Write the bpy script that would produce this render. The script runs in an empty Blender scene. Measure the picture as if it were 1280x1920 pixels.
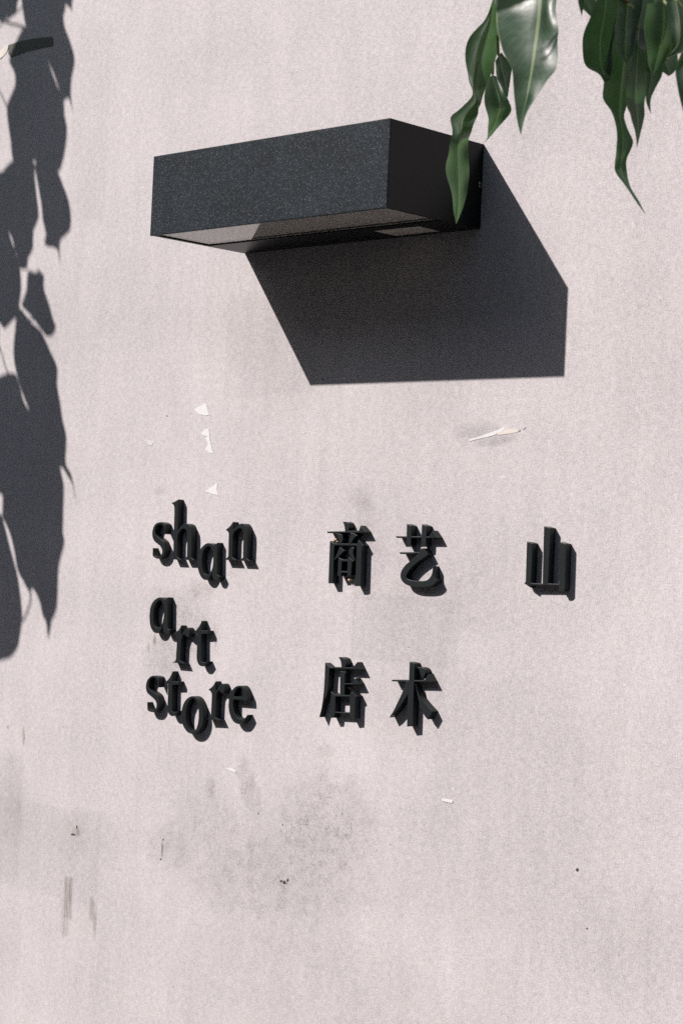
import bpy, bmesh, math, random
from mathutils import Vector, Matrix, Euler
random.seed(7)
scene = bpy.context.scene
COL = scene.collection

# ---------------------------------------------------------------- camera
GZ = 1.88                                    # height of the lamp's lower back edge above the pavement
FPX = 3637.66                                # focal length in pixels of the 1280 px wide photograph
CAM_ROT = Euler((1.5877809, -0.04561873, 0.76763815), 'XYZ')
CAM_LOC = Vector((1.39444422, -1.28997282, GZ - 0.2810851))
cd = bpy.data.cameras.new('camera')
cam = bpy.data.objects.new('camera', cd)
COL.objects.link(cam)
cam.location = CAM_LOC
cam.rotation_euler = CAM_ROT
cd.sensor_fit = 'HORIZONTAL'
cd.sensor_width = 24.0
cd.lens = FPX / 1280 * 24.0
cd.clip_start = 0.05
cd.clip_end = 1000
cd.dof.use_dof = True
cd.dof.focus_distance = 1.78
cd.dof.aperture_fstop = 15.0
scene.camera = cam

# ---------------------------------------------------------------- sky, sun, exposure
SUN = Vector((0.81829426, 1.0, -1.0893898))  # the way the light travels (wall is the plane y = 0)
TO_SUN = (-SUN).normalized()
elev = math.asin(TO_SUN.z)
w = bpy.data.worlds.new('World')
scene.world = w
w.use_nodes = True
wn = w.node_tree
sky = wn.nodes.new('ShaderNodeTexSky')
sky.sky_type = 'NISHITA'
sky.sun_disc = False
sky.ozone_density = 0.3
sky.sun_elevation = elev
sky.sun_rotation = math.atan2(TO_SUN.x, TO_SUN.y)
bg = wn.nodes['Background']
bg.inputs['Strength'].default_value = 0.068
wn.links.new(sky.outputs[0], bg.inputs['Color'])
sd = bpy.data.lights.new('sun', 'SUN')
sd.energy = 5.0
sd.angle = math.radians(0.53)
sd.color = (1.0, 0.912, 0.893)
sun = bpy.data.objects.new('sun', sd)
COL.objects.link(sun)
sun.rotation_euler = SUN.to_track_quat('-Z', 'Y').to_euler()
sun.location = (-3, -4, 6)
vs = scene.view_settings
vs.view_transform = 'Standard'
vs.look = 'None'
vs.gamma = 1.0
vs.exposure = 0.24
vs.use_curve_mapping = False
cy = scene.cycles
cy.use_denoising = False
cy.max_bounces = 8
cy.diffuse_bounces = 3
cy.glossy_bounces = 3
cy.transmission_bounces = 6
cy.caustics_reflective = False
cy.caustics_refractive = False

# ---------------------------------------------------------------- helpers
CM = CAM_ROT.to_matrix()
def ray(x, y):
    return CM @ Vector(((x - 640) / FPX, -(y - 960) / FPX, -1.0))
def at(x, y, out=0.0):
    """point seen at photograph pixel x, y that stands `out` metres in front of the wall"""
    d = ray(x, y)
    return CAM_LOC + d * ((-out - CAM_LOC.y) / d.y)
def at_plane(x, y, p, n):
    d = ray(x, y)
    return CAM_LOC + d * ((p - CAM_LOC).dot(n) / d.dot(n))
def pix(P):
    q = CM.transposed() @ (Vector(P) - CAM_LOC)
    return 640 + FPX * q.x / -q.z, 960 - FPX * q.y / -q.z, -q.z

def tag(o, label=None, cat=None, group=None, kind=None):
    if label: o['label'] = label
    if cat: o['category'] = cat
    if group: o['group'] = group
    if kind: o['kind'] = kind
    return o
def empty(name, loc):
    o = bpy.data.objects.new(name, None)
    o.empty_display_size = 0.02
    o.location = loc
    COL.objects.link(o)
    return o
def mesh_obj(name, verts, faces, mat, parent=None, origin=None, smooth=False, uvs=None):
    org = Vector(origin) if origin is not None else Vector((0, 0, 0))
    me = bpy.data.meshes.new(name)
    me.from_pydata([tuple(Vector(v) - org) for v in verts], [], faces)
    me.materials.append(mat)
    if smooth:
        me.polygons.foreach_set('use_smooth', [True] * len(me.polygons))
    if uvs:
        ul = me.uv_layers.new(name='UVMap')
        for lp in me.loops:
            ul.data[lp.index].uv = uvs[lp.vertex_index]
    me.update()
    o = bpy.data.objects.new(name, me)
    COL.objects.link(o)
    if parent is not None:
        o.parent = parent
        o.location = org - parent_world(parent)
    else:
        o.location = org
    return o
def parent_world(p):
    l = Vector(p.location)
    while p.parent is not None:
        p = p.parent
        l += Vector(p.location)
    return l

def box_vf(a, b):
    x0, y0, z0 = a; x1, y1, z1 = b
    v = [(x0,y0,z0),(x1,y0,z0),(x1,y1,z0),(x0,y1,z0),(x0,y0,z1),(x1,y0,z1),(x1,y1,z1),(x0,y1,z1)]
    f = [(0,3,2,1),(4,5,6,7),(0,1,5,4),(1,2,6,5),(2,3,7,6),(3,0,4,7)]
    return v, f

def catmull(pts, n=4, closed=False):
    out = []
    N = len(pts)
    for i in range(N if closed else N - 1):
        p1 = pts[i]; p2 = pts[(i + 1) % N]
        p0 = pts[i - 1] if (closed or i > 0) else p1 * 2 - p2
        p3 = pts[(i + 2) % N] if (closed or i + 2 < N) else p2 * 2 - p1
        for k in range(n):
            t = k / n
            out.append(0.5 * ((2 * p1) + (p2 - p0) * t + (2*p0 - 5*p1 + 4*p2 - p3) * t*t + (3*p1 - p0 - 3*p2 + p3) * t**3))
    if not closed: out.append(pts[-1])
    return out

def tube(pts, radii, seg=8):
    """verts, faces of a tapered tube along pts"""
    V, F = [], []
    n = len(pts)
    for i, p in enumerate(pts):
        d = (pts[min(i+1, n-1)] - pts[max(i-1, 0)]).normalized()
        a = d.cross(Vector((0.13, 0.97, 0.21))).normalized()
        b = d.cross(a)
        for k in range(seg):
            t = 2 * math.pi * k / seg
            V.append(p + (a * math.cos(t) + b * math.sin(t)) * radii[i])
    for i in range(n - 1):
        for k in range(seg):
            k2 = (k + 1) % seg
            F.append((i*seg+k, i*seg+k2, (i+1)*seg+k2, (i+1)*seg+k))
    F.append(tuple(range(seg))[::-1])
    F.append(tuple(range((n-1)*seg, n*seg)))
    return V, F

# ---------------------------------------------------------------- material helpers
class G:
    def __init__(self, name):
        self.m = bpy.data.materials.new(name)
        self.m.use_nodes = True
        self.t = self.m.node_tree
        self.b = self.t.nodes['Principled BSDF']
        self.out = self.t.nodes['Material Output']
        self.co = self.t.nodes.new('ShaderNodeTexCoord')
    def n(self, ty, **kw):
        nd = self.t.nodes.new(ty)
        for k, v in kw.items(): setattr(nd, k, v)
        return nd
    def set(self, sock, v):
        if isinstance(v, bpy.types.NodeSocket): self.t.links.new(v, sock)
        else: sock.default_value = v
    def math(self, op, a, b=None, c=None, clamp=False):
        nd = self.n('ShaderNodeMath', operation=op)
        nd.use_clamp = clamp
        self.set(nd.inputs[0], a)
        if b is not None: self.set(nd.inputs[1], b)
        if c is not None: self.set(nd.inputs[2], c)
        return nd.outputs[0]
    def vmath(self, op, a, b):
        nd = self.n('ShaderNodeVectorMath', operation=op)
        self.set(nd.inputs[0], a); self.set(nd.inputs[1], b)
        return nd.outputs[0]
    def noise(self, vec, scale, detail=3, rough=0.55, dist=0.0, out='Fac'):
        nd = self.n('ShaderNodeTexNoise')
        self.set(nd.inputs['Vector'], vec)
        nd.inputs['Scale'].default_value = scale
        nd.inputs['Detail'].default_value = detail
        nd.inputs['Roughness'].default_value = rough
        nd.inputs['Distortion'].default_value = dist
        return nd.outputs[out]
    def ramp(self, v, a, b, lo=0.0, hi=1.0, smooth=True):
        nd = self.n('ShaderNodeMapRange')
        nd.interpolation_type = 'SMOOTHSTEP' if smooth else 'LINEAR'
        nd.clamp = True
        self.set(nd.inputs[0], v)
        nd.inputs[1].default_value = a; nd.inputs[2].default_value = b
        nd.inputs[3].default_value = lo; nd.inputs[4].default_value = hi
        return nd.outputs[0]
    def mix(self, f, a, b):
        nd = self.n('ShaderNodeMix', data_type='RGBA')
        self.set(nd.inputs[0], f)
        self.set(nd.inputs[6], a if isinstance(a, bpy.types.NodeSocket) else (*a, 1))
        self.set(nd.inputs[7], b if isinstance(b, bpy.types.NodeSocket) else (*b, 1))
        return nd.outputs[2]
    def bump(self, h, strength, dist):
        nd = self.n('ShaderNodeBump')
        nd.inputs['Strength'].default_value = strength
        nd.inputs['Distance'].default_value = dist
        self.set(nd.inputs['Height'], h)
        self.t.links.new(nd.outputs[0], self.b.inputs['Normal'])
        return nd

def simple(name, col, rough=0.6, spec=0.5, var=0.15, scale=60, bump=0.0, metal=0.0):
    g = G(name)
    nz = g.noise(g.co.outputs['Object'], scale, 4)
    k = g.ramp(nz, 0.3, 0.7, 1 - var, 1 + var, False)
    mx = g.n('ShaderNodeVectorMath', operation='SCALE')
    mx.inputs[0].default_value = col
    g.set(mx.inputs['Scale'], k)
    g.set(g.b.inputs['Base Color'], mx.outputs[0])
    g.b.inputs['Roughness'].default_value = rough
    g.b.inputs['Specular IOR Level'].default_value = spec
    g.b.inputs['Metallic'].default_value = metal
    if bump: g.bump(nz, 0.5, bump)
    return g.m

# ---------------------------------------------------------------- wall material
def wall_material(cell):
    """the plaster with those marks that touch the panel cell = (x0, z0, x1, z1) of the wall"""
    g = G('plaster_wall')
    def touches(px, py, rx, ry, pad):
        c = at(px, py)
        ex = abs((at(px + rx, py) - at(px - rx, py)).x) / 2 + pad
        ez = abs((at(px, py - ry) - at(px, py + ry)).z) / 2 + pad
        ex, ez = max(ex, ez) if rx < 300 else ex, max(ex, ez) if rx < 300 else ez
        return c.x + ex > cell[0] and c.x - ex < cell[2] and c.z + ez > cell[1] and c.z - ez < cell[3]
    P = g.co.outputs['Object']
    sep = g.n('ShaderNodeSeparateXYZ'); g.t.links.new(P, sep.inputs[0])
    X, Z = sep.outputs[0], sep.outputs[2]
    def scaled(sx, sz):
        return g.vmath('MULTIPLY', P, (sx, 1.0, sz))
    # warp for ragged outlines
    wz = g.noise(P, 55, 4, 0.65, out='Color')
    warp = g.vmath('SUBTRACT', wz, (0.5, 0.5, 0.5))
    wsep = g.n('ShaderNodeSeparateXYZ'); g.t.links.new(warp, wsep.inputs[0])
    def ell(px, py, rx, ry, ang=0.0, soft=0.5, warpk=0.0):
        """soft ellipse given in photograph pixels, laid on the wall in metres"""
        c = at(px, py)
        ex = (at(px + rx, py) - at(px - rx, py)).x / 2
        ez = (at(px, py - ry) - at(px, py + ry)).z / 2
        dx = g.math('SUBTRACT', X, c.x); dz = g.math('SUBTRACT', Z, c.z)
        if warpk:
            dx = g.math('MULTIPLY_ADD', wsep.outputs[0], warpk, dx)
            dz = g.math('MULTIPLY_ADD', wsep.outputs[2], warpk, dz)
        ca, sa = math.cos(ang), math.sin(ang)
        u = g.math('ADD', g.math('MULTIPLY', dx, ca / ex), g.math('MULTIPLY', dz, sa / ex))
        v = g.math('ADD', g.math('MULTIPLY', dx, -sa / ez), g.math('MULTIPLY', dz, ca / ez))
        r2 = g.math('MULTIPLY_ADD', u, u, g.math('MULTIPLY', v, v))
        return g.ramp(r2, 1.0, max(0.0, (1 - soft)) ** 2 if soft < 1 else 0.0)
    def quad(x0, y0, x1, y1, soft=0.0025, warpk=0.008):
        """soft-edged upright rectangle, corners in photograph pixels"""
        a = at(x0, y1); b = at(x1, y0)
        x = g.math('MULTIPLY_ADD', wsep.outputs[0], warpk, X)
        z = g.math('MULTIPLY_ADD', wsep.outputs[2], warpk, Z)
        m = g.ramp(x, a.x - soft, a.x + soft)
        m = g.math('MULTIPLY', m, g.ramp(x, b.x + soft, b.x - soft))
        m = g.math('MULTIPLY', m, g.ramp(z, a.z - soft, a.z + soft))
        return g.math('MULTIPLY', m, g.ramp(z, b.z + soft, b.z - soft))
    # grain
    fine = g.noise(P, 820, 2, 0.8)
    mid = g.noise(P, 190, 3, 0.65)
    blot = g.noise(P, 9, 4, 0.55)
    big = g.noise(P, 2.3, 2, 0.5)
    wh = g.noise(scaled(170, 1100), 1.0, 1, 0.5)
    wv = g.noise(scaled(1100, 170), 1.0, 1, 0.5)
    val = g.math('MULTIPLY_ADD', g.math('SUBTRACT', fine, 0.5), 1.30, 1.0)
    val = g.math('MULTIPLY_ADD', g.math('SUBTRACT', mid, 0.5), 0.42, val)
    val = g.math('MULTIPLY_ADD', g.math('SUBTRACT', blot, 0.5), 0.30, val)
    val = g.math('MULTIPLY_ADD', g.math('SUBTRACT', big, 0.5), 0.20, val)
    val = g.math('MULTIPLY_ADD', g.math('SUBTRACT', wh, 0.5), 0.30, val)
    val = g.math('MULTIPLY_ADD', g.math('SUBTRACT', wv, 0.5), 0.34, val)
    val = g.math('MULTIPLY_ADD', g.math('SUBTRACT', g.noise(scaled(55, 9), 1.0, 4, 0.65), 0.5), 0.22, val)
    # faint old repair patches
    for q, k in (((125, 40, 212, 420), -0.035), ((420, 535, 600, 745), -0.05), ((655, 1125, 862, 1235), -0.075),
                 ((662, 905, 800, 1125), -0.05), ((-200, 1530, 190, 1605), -0.05), ((-100, 1420, 45, 1620), -0.05),
                 ((850, 796, 938, 820), -0.07), ((862, 812, 905, 838), -0.06), ((905, 822, 968, 832), -0.05)):
        if not touches((q[0] + q[2]) / 2, (q[1] + q[3]) / 2, (q[2] - q[0]) / 2, (q[3] - q[1]) / 2, 0.02): continue
        val = g.math('MULTIPLY_ADD', quad(*q), k, val)
    base = g.n('ShaderNodeVectorMath', operation='SCALE')
    base.inputs[0].default_value = (0.592, 0.567, 0.570)
    g.set(base.inputs['Scale'], val)
    col = base.outputs[0]
    # dirt: soft grey smudges broken up by noise
    dirt = None
    for e, k in (((600, 1560, 130, 150, 0.3, 0.95, 0.05), 0.85), ((520, 1640, 220, 120, 0.1, 0.95, 0.06), 0.7), ((330, 1590, 70, 60, 0.1, 0.98, 0.06), 0.55), ((440, 1600, 150, 110, -0.5, 0.95, 0.03), 0.55),
                 ((470, 1490, 22, 100, 0.45, 0.8, 0.02), 0.75), ((395, 1480, 14, 30, 0.2, 0.8, 0.01), 0.8), ((690, 1030, 60, 110, 0.3, 0.95, 0.03), 0.5),
                 ((680, 940, 40, 26, -0.4, 0.9, 0.02), 0.6), ((340, 1160, 90, 60, -0.3, 0.95, 0.03), 0.75),
                 ((330, 1230, 75, 55, 0.3, 0.95, 0.03), 0.75), ((610, 1410, 24, 20, 0.3, 0.9, 0.015), 0.6),
                 ((550, 1780, 180, 90, 0.0, 0.95, 0.04), 0.35), ((930, 1650, 260, 130, 0.2, 0.95, 0.05), 0.25),
                 ((860, 1120, 120, 110, 0.0, 0.95, 0.04), 0.35), ((170, 1570, 110, 60, 0.1, 0.95, 0.03), 0.4),
                 ((20, 1500, 40, 110, 0.1, 0.9, 0.03), 0.45), ((895, 808, 48, 22, 0.12, 0.6, 0.012), 0.45), ((935, 824, 45, 14, 0.15, 0.6, 0.01), 0.6),
                 ((480, 600, 80, 140, 0.1, 0.95, 0.03), 0.28), ((1180, 1750, 200, 160, 0, 0.95, 0.05), 0.3), ((370, 1110, 40, 30, 0, 0.95, 0.02), 0.7),
                 ((300, 920, 14, 12, 0, 0.9, 0.01), 0.6), ((1000, 1500, 330, 260, 0.2, 1.0, 0.08), 0.22), ((820, 1330, 200, 120, 0, 1.0, 0.06), 0.25), ((600, 1860, 420, 120, 0, 1.0, 0.06), 0.28), ((770, 1080, 110, 160, 0, 0.9, 0.05), 0.3)):
        if not touches(e[0], e[1], e[2], e[3], 0.004 + (e[6] if len(e) > 6 else 0)): continue
        m = g.math('MULTIPLY', ell(*e), k)
        dirt = m if dirt is None else g.math('MAXIMUM', dirt, m)
    if dirt is not None:
        spk = g.ramp(g.noise(P, 480, 3, 0.85), 0.48, 0.66)
        spk2 = g.ramp(g.noise(P, 70, 4, 0.7), 0.42, 0.68)
        brk = g.math('MULTIPLY_ADD', spk, g.math('MULTIPLY_ADD', spk2, 0.6, 0.4), g.math('MULTIPLY_ADD', spk2, 0.22, 0.16))
        d = g.math('MULTIPLY', dirt, brk, clamp=True)
        col = g.mix(g.math('MULTIPLY', d, 1.0, clamp=True), col, (0.185, 0.175, 0.165))
    # brushed vertical streaks and drips
    st = None
    for qd, k in (((118, 1648, 137, 1722), 0.85), ((114, 1690, 132, 1752), 0.45)):
        if touches((qd[0] + qd[2]) / 2, (qd[1] + qd[3]) / 2, 20, 60, 0.02):
            m = g.math('MULTIPLY', quad(*qd, soft=0.002, warpk=0.006), k)
            st = m if st is None else g.math('MAXIMUM', st, m)
    for e, k in (((120, 1735, 9, 25, 0.0, 0.7, 0.003), 0.5),
                 ((172, 1705, 9, 30, 0.05, 0.8, 0.004), 0.7), ((178, 1725, 5, 40, 0.0, 0.9, 0.003), 0.8),
                 ((143, 1560, 11, 14, 0.0, 0.9, 0.008), 0.8), ((44, 1380, 3.5, 22, 0.1, 0.8, 0.003), 1.0), ((15, 1364, 4, 4, 0, 0.8, 0.002), 0.9),
                 ((290, 1200, 4, 14, 0.2, 0.8, 0.004), 1.0), ((279, 1214, 3, 10, 0.1, 0.8, 0.003), 1.0), ((403, 1190, 3, 30, 0.1, 0.9, 0.004), 0.6)):
        if not touches(e[0], e[1], e[2], e[3], 0.004 + (e[6] if len(e) > 6 else 0)): continue
        m = g.math('MULTIPLY', ell(*e), k)
        st = m if st is None else g.math('MAXIMUM', st, m)
    if st is not None:
        vst = g.ramp(g.noise(scaled(420, 26), 1.0, 4, 0.7), 0.40, 0.62)
        st = g.math('MULTIPLY', st, g.math('MULTIPLY_ADD', vst, 0.75, 0.25))
        col = g.mix(g.math('MULTIPLY', st, 0.8), col, (0.16, 0.135, 0.11))
    # small hard dark marks and scratches
    dk = None
    for e in ((1082, 1632, 3.4, 4.2, 0, 0.3, 0.0015), (1100, 1742, 2.2, 2.2, 0, 0.4, 0.001), 
              (527, 1652, 3.5, 2.2, 0.4, 0.4, 0.004), (533, 1655, 3, 4.5, 0.9, 0.4, 0.004), (539, 1652, 2.2, 4, -0.5, 0.4, 0.003), (533, 1656, 10, 0.9, 0, 0.6, 0.001),
              (304, 1593, 1.1, 20, 0.04, 0.5, 0.0012), (301, 1612, 2.2, 2.2, 0, 0.5, 0.001), (306, 1575, 1.8, 2.2, 0, 0.5, 0.001),
              (530, 1547, 1.6, 2.6, 0, 0.5, 0.001), (313, 780, 1.8, 1.8, 0, 0.6, 0.001), (974, 808, 2.6, 1.6, 0.4, 0.4, 0.0005), (983, 804, 5, 1.3, 0.5, 0.8, 0.001),
              (144, 1551, 2, 5, 0, 0.7, 0.003), (137, 1566, 6, 3, 0.1, 0.7, 0.004), 
              (605, 711, 2, 2, 0, 0.6, 0.001), (484, 1526, 2, 2, 0, 0.7, 0.001)):
        if not touches(e[0], e[1], e[2], e[3], 0.004 + (e[6] if len(e) > 6 else 0)): continue
        m = ell(*e)
        dk = m if dk is None else g.math('MAXIMUM', dk, m)
    if dk is not None:
        col = g.mix(g.math('MULTIPLY', dk, 0.93), col, (0.018, 0.018, 0.018))
    # pale scratches
    lt = None
    for e in ((515, 1075, 1.1, 22, 0.03, 0.6, 0.0015), (515, 1000, 0.9, 30, 0.0, 0.8, 0.0015), (856, 1222, 1.0, 42, -0.75, 0.8, 0.002), (1047, 612, 1.1, 5, 0.2, 0.5, 0.001),
              (1150, 830, 5, 1.0, 0.3, 0.7, 0.002), (990, 1110, 1.2, 6, 0.4, 0.6, 0.001), (160, 690, 14, 1.0, 0.05, 0.8, 0.002), (1040, 160, 1.0, 8, -0.3, 0.6, 0.001), (440, 1040, 3, 3, 0, 0.8, 0.002)):
        if not touches(e[0], e[1], e[2], e[3], 0.03): continue
        m = ell(*e)
        lt = m if lt is None else g.math('MAXIMUM', lt, m)
    if lt is not None:
        col = g.mix(g.math('MULTIPLY', lt, 0.5), col, (0.76, 0.75, 0.75))
    # scattered fibre flecks and pinholes of the surface itself
    vor = g.n('ShaderNodeTexVoronoi'); vor.feature = 'F1'
    g.set(vor.inputs['Vector'], P)
    vor.inputs['Scale'].default_value = 75
    vs_ = g.n('ShaderNodeSeparateXYZ'); g.t.links.new(vor.outputs['Color'], vs_.inputs[0])
    pin = g.math('MULTIPLY', g.ramp(vor.outputs['Distance'], 0.085, 0.03), g.ramp(vs_.outputs[0], 0.80, 0.93))
    col = g.mix(g.math('MULTIPLY', pin, 0.5), col, (0.17, 0.15, 0.14))
    fl = g.n('ShaderNodeTexVoronoi')
    g.set(fl.inputs['Vector'], g.vmath('MULTIPLY', g.vmath('ADD', P, g.vmath('MULTIPLY', warp, (0.03, 0, 0.03))), (190, 1, 75)))
    fl.inputs['Scale'].default_value = 1.0
    fs = g.n('ShaderNodeSeparateXYZ'); g.t.links.new(fl.outputs['Color'], fs.inputs[0])
    flk = g.math('MULTIPLY', g.ramp(fl.outputs['Distance'], 0.20, 0.08), g.ramp(fs.outputs[0], 0.78, 0.9))
    col = g.mix(g.math('MULTIPLY', flk, 0.45), col, (0.78, 0.76, 0.76))
    g.set(g.b.inputs['Base Color'], col)
    g.b.inputs['Roughness'].default_value = 0.9
    g.b.inputs['Specular IOR Level'].default_value = 0.25
    h = g.math('MULTIPLY_ADD', mid, 1.2, fine)
    h = g.math('MULTIPLY_ADD', wh, 0.3, h)
    h = g.math('SUBTRACT', h, g.math('MULTIPLY', pin, 1.2))
    g.bump(h, 0.22, 0.0006)
    return g.m

# ---------------------------------------------------------------- setting: wall and ground
NX, NZ = 6, 8
WX = [-5.0] + [-0.42 + 0.97 * i / (NX - 2) for i in range(NX - 1)] + [5.0]
WZ = [-0.02] + [GZ - 0.76 + 1.06 * i / (NZ - 2) for i in range(NZ - 1)] + [3.9]
wv_, wf_, wm_ = [], [], []
for j in range(NZ + 1):
    for i in range(NX + 1): wv_.append((WX[i], 0.0, WZ[j]))
for j in range(NZ):
    for i in range(NX):
        a = j * (NX + 1) + i
        wf_.append((a, a + 1, a + NX + 2, a + NX + 1)); wm_.append(j * NX + i)
b0 = len(wv_)
wv_ += [(-5, 0.28, -0.02), (5, 0.28, -0.02), (5, 0.28, 3.9), (-5, 0.28, 3.9)]
bot = list(range(NX + 1)); top_ = [NZ * (NX + 1) + i for i in range(NX + 1)]
lef = [j * (NX + 1) for j in range(NZ + 1)]; rig = [j * (NX + 1) + NX for j in range(NZ + 1)]
wf_ += [(b0 + 1, b0, b0 + 3, b0 + 2), tuple(bot[::-1]) + (b0, b0 + 1), tuple(top_) + (b0 + 2, b0 + 3), tuple(lef) + (b0 + 3, b0), tuple(rig[::-1]) + (b0 + 1, b0 + 2)]
wm_ += [0] * 5
cells = [(WX[i], WZ[j], WX[i + 1], WZ[j + 1]) for j in range(NZ) for i in range(NX)]
wall = mesh_obj('wall', wv_, wf_, wall_material(cells[0]))
for c in cells[1:]: wall.data.materials.append(wall_material(c))
wall.data.polygons.foreach_set('material_index', wm_)
tag(wall, 'pale pinkish lilac plaster wall with grey smudges and scuffs', 'wall')

g = G('paving')
P = g.co.outputs['Object']
br = g.n('ShaderNodeTexBrick')
g.t.links.new(P, br.inputs['Vector'])
br.inputs['Scale'].default_value = 1.0
br.inputs['Brick Width'].default_value = 0.6
br.inputs['Row Height'].default_value = 0.3
br.inputs['Mortar Size'].default_value = 0.006
br.inputs['Color1'].default_value = (0.20, 0.19, 0.175, 1)
br.inputs['Color2'].default_value = (0.24, 0.225, 0.205, 1)
br.inputs['Mortar'].default_value = (0.04, 0.04, 0.04, 1)
gc = g.mix(g.ramp(g.noise(P, 6, 5), 0.35, 0.7), br.outputs['Color'], (0.16, 0.15, 0.135))
g.set(g.b.inputs['Base Color'], gc)
g.b.inputs['Roughness'].default_value = 0.85
g.bump(g.noise(P, 120, 4), 0.4, 0.003)
ground = mesh_obj('ground', [(-300,-300,0),(300,-300,0),(300,300,0),(-300,300,0)], [(0,1,2,3)], g.m)
tag(ground, kind='structure')

# ---------------------------------------------------------------- unseen building behind the viewer, added to cut ambient light and darken the shadows
M_HW = simple('house_render', (0.10, 0.092, 0.085), 0.9, 0.2, 0.2, 3, bump=0.004)
M_HF = simple('house_frame', (0.05, 0.05, 0.05), 0.5, 0.4, 0.1, 20)
M_HG = simple('house_pane', (0.02, 0.025, 0.03), 0.12, 0.5, 0.1, 5)
HX0, HX1, HY, HH = -16.0, 14.0, -5.3, 4.9
added_house = empty('added_house', ((HX0 + HX1) / 2, HY, 0))
tag(added_house, 'unseen dark rendered two storey building across the lane, added to deepen the shadows', 'added_house')
v, f = box_vf((HX0, HY - 7, -0.02), (HX1, HY, HH))
mesh_obj('wall', v, f, M_HW, added_house, ((HX0 + HX1) / 2, HY, 0))
v, f = box_vf((HX0 - 0.1, HY - 7.1, HH + 0.001), (HX1 + 0.1, HY + 0.06, HH + 0.14))
mesh_obj('coping', v, f, M_HF, added_house, ((HX0 + HX1) / 2, HY, HH))
def framed(name, cx, z0, w_, h_):
    V, F = [], []
    for a, b in (((cx-w_/2, HY-0.02, z0), (cx-w_/2+0.07, HY+0.05, z0+h_)), ((cx+w_/2-0.07, HY-0.02, z0), (cx+w_/2, HY+0.05, z0+h_)),
                 ((cx-w_/2+0.07, HY-0.02, z0), (cx+w_/2-0.07, HY+0.047, z0+0.07)), ((cx-w_/2+0.07, HY-0.02, z0+h_-0.07), (cx+w_/2-0.07, HY+0.047, z0+h_)),
                 ((cx-0.03, HY-0.02, z0+0.07), (cx+0.03, HY+0.044, z0+h_-0.07))):
        v_, f_ = box_vf(a, b); b0 = len(V)
        V += v_; F += [tuple(i + b0 for i in q_) for q_ in f_]
    o = mesh_obj(name, V, F, M_HF, added_house, (cx, HY, z0))
    v_, f_ = box_vf((cx-w_/2+0.06, HY-0.01, z0+0.06), (cx+w_/2-0.06, HY+0.015, z0+h_-0.06))
    mesh_obj('pane', v_, f_, M_HG, o, (cx, HY, z0))
for k in range(9):
    framed('window', HX0 + 2 + k * 3.2, 3.1, 1.2, 1.4)
    if k != 4: framed('window', HX0 + 2 + k * 3.2, 0.9, 1.2, 1.4)
framed('door', HX0 + 2 + 4 * 3.2, 0.0, 1.1, 2.2)

# ---------------------------------------------------------------- the wall lamp
W, D, H = 0.30, 0.1213, 0.0742
def coat_material():
    g = G('powder_coat')
    P = g.co.outputs['Object']
    fine = g.noise(P, 900, 2, 0.75)
    mott = g.noise(P, 26, 4, 0.6)
    vo = g.n('ShaderNodeTexVoronoi')
    g.set(vo.inputs['Vector'], P); vo.inputs['Scale'].default_value = 1150
    vc = g.n('ShaderNodeSeparateXYZ'); g.t.links.new(vo.outputs['Color'], vc.inputs[0])
    sp = g.math('MULTIPLY', g.ramp(vo.outputs['Distance'], 0.55, 0.25), g.math('POWER', vc.outputs[0], 3.0))
    k = g.math('MULTIPLY_ADD', g.math('SUBTRACT', mott, 0.5), 1.3, 1.0)
    k = g.math('MULTIPLY', k, g.math('MULTIPLY_ADD', g.math('SUBTRACT', fine, 0.5), 1.3, 1.0))
    s = g.n('ShaderNodeVectorMath', operation='SCALE')
    s.inputs[0].default_value = (0.0140, 0.0205, 0.0255)
    g.set(s.inputs['Scale'], k)
    g.set(g.b.inputs['Base Color'], g.mix(sp, s.outputs[0], (0.17, 0.19, 0.205)))
    g.b.inputs['Roughness'].default_value = 0.55
    g.b.inputs['Specular IOR Level'].default_value = 0.13
    g.bump(fine, 0.25, 0.0002)
    return g.m
M_COAT = coat_material()
M_HOUSE = simple('black_housing', (0.006, 0.0075, 0.008), 0.40, 0.16, 0.12, 300)
M_DIFF = simple('frosted_diffuser', (0.80, 0.78, 0.74), 0.55, 0.4, 0.05, 40)
gg = G('lamp_glass')
gtr = gg.n('ShaderNodeBsdfTransparent'); gtr.inputs[0].default_value = (0.92, 0.92, 0.91, 1)
ggl = gg.n('ShaderNodeBsdfGlossy')
gg.set(ggl.inputs['Roughness'], gg.ramp(gg.noise(gg.co.outputs['Object'], 40, 4), 0.3, 0.8, 0.01, 0.05))
gfr = gg.n('ShaderNodeFresnel'); gfr.inputs['IOR'].default_value = 1.5
gmx = gg.n('ShaderNodeMixShader')
gg.t.links.new(gfr.outputs[0], gmx.inputs[0]); gg.t.links.new(gtr.outputs[0], gmx.inputs[1]); gg.t.links.new(ggl.outputs[0], gmx.inputs[2])
gg.t.links.new(gmx.outputs[0], gg.out.inputs['Surface'])
M_GLASS = gg.m
M_STEEL = simple('screw_steel', (0.30, 0.29, 0.27), 0.32, 0.5, 0.2, 400, metal=1.0)
LZ = GZ
lamp = empty('wall_lamp', (W / 2, -D / 2, LZ))
tag(lamp, 'black rectangular wall lamp throwing a long shadow down the wall', 'lamp')

def bevelled(name, verts, faces, mat, parent, origin, width):
    o = mesh_obj(name, verts, faces, mat, parent, origin)
    bm = bmesh.new(); bm.from_mesh(o.data)
    bmesh.ops.recalc_face_normals(bm, faces=bm.faces)
    eds = [e for e in bm.edges if len(e.link_faces) == 2 and e.calc_face_angle() > 0.5]
    bmesh.ops.bevel(bm, geom=eds, offset=width, segments=2, affect='EDGES', profile=0.6)
    bm.to_mesh(o.data); bm.free()
    return o
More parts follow.
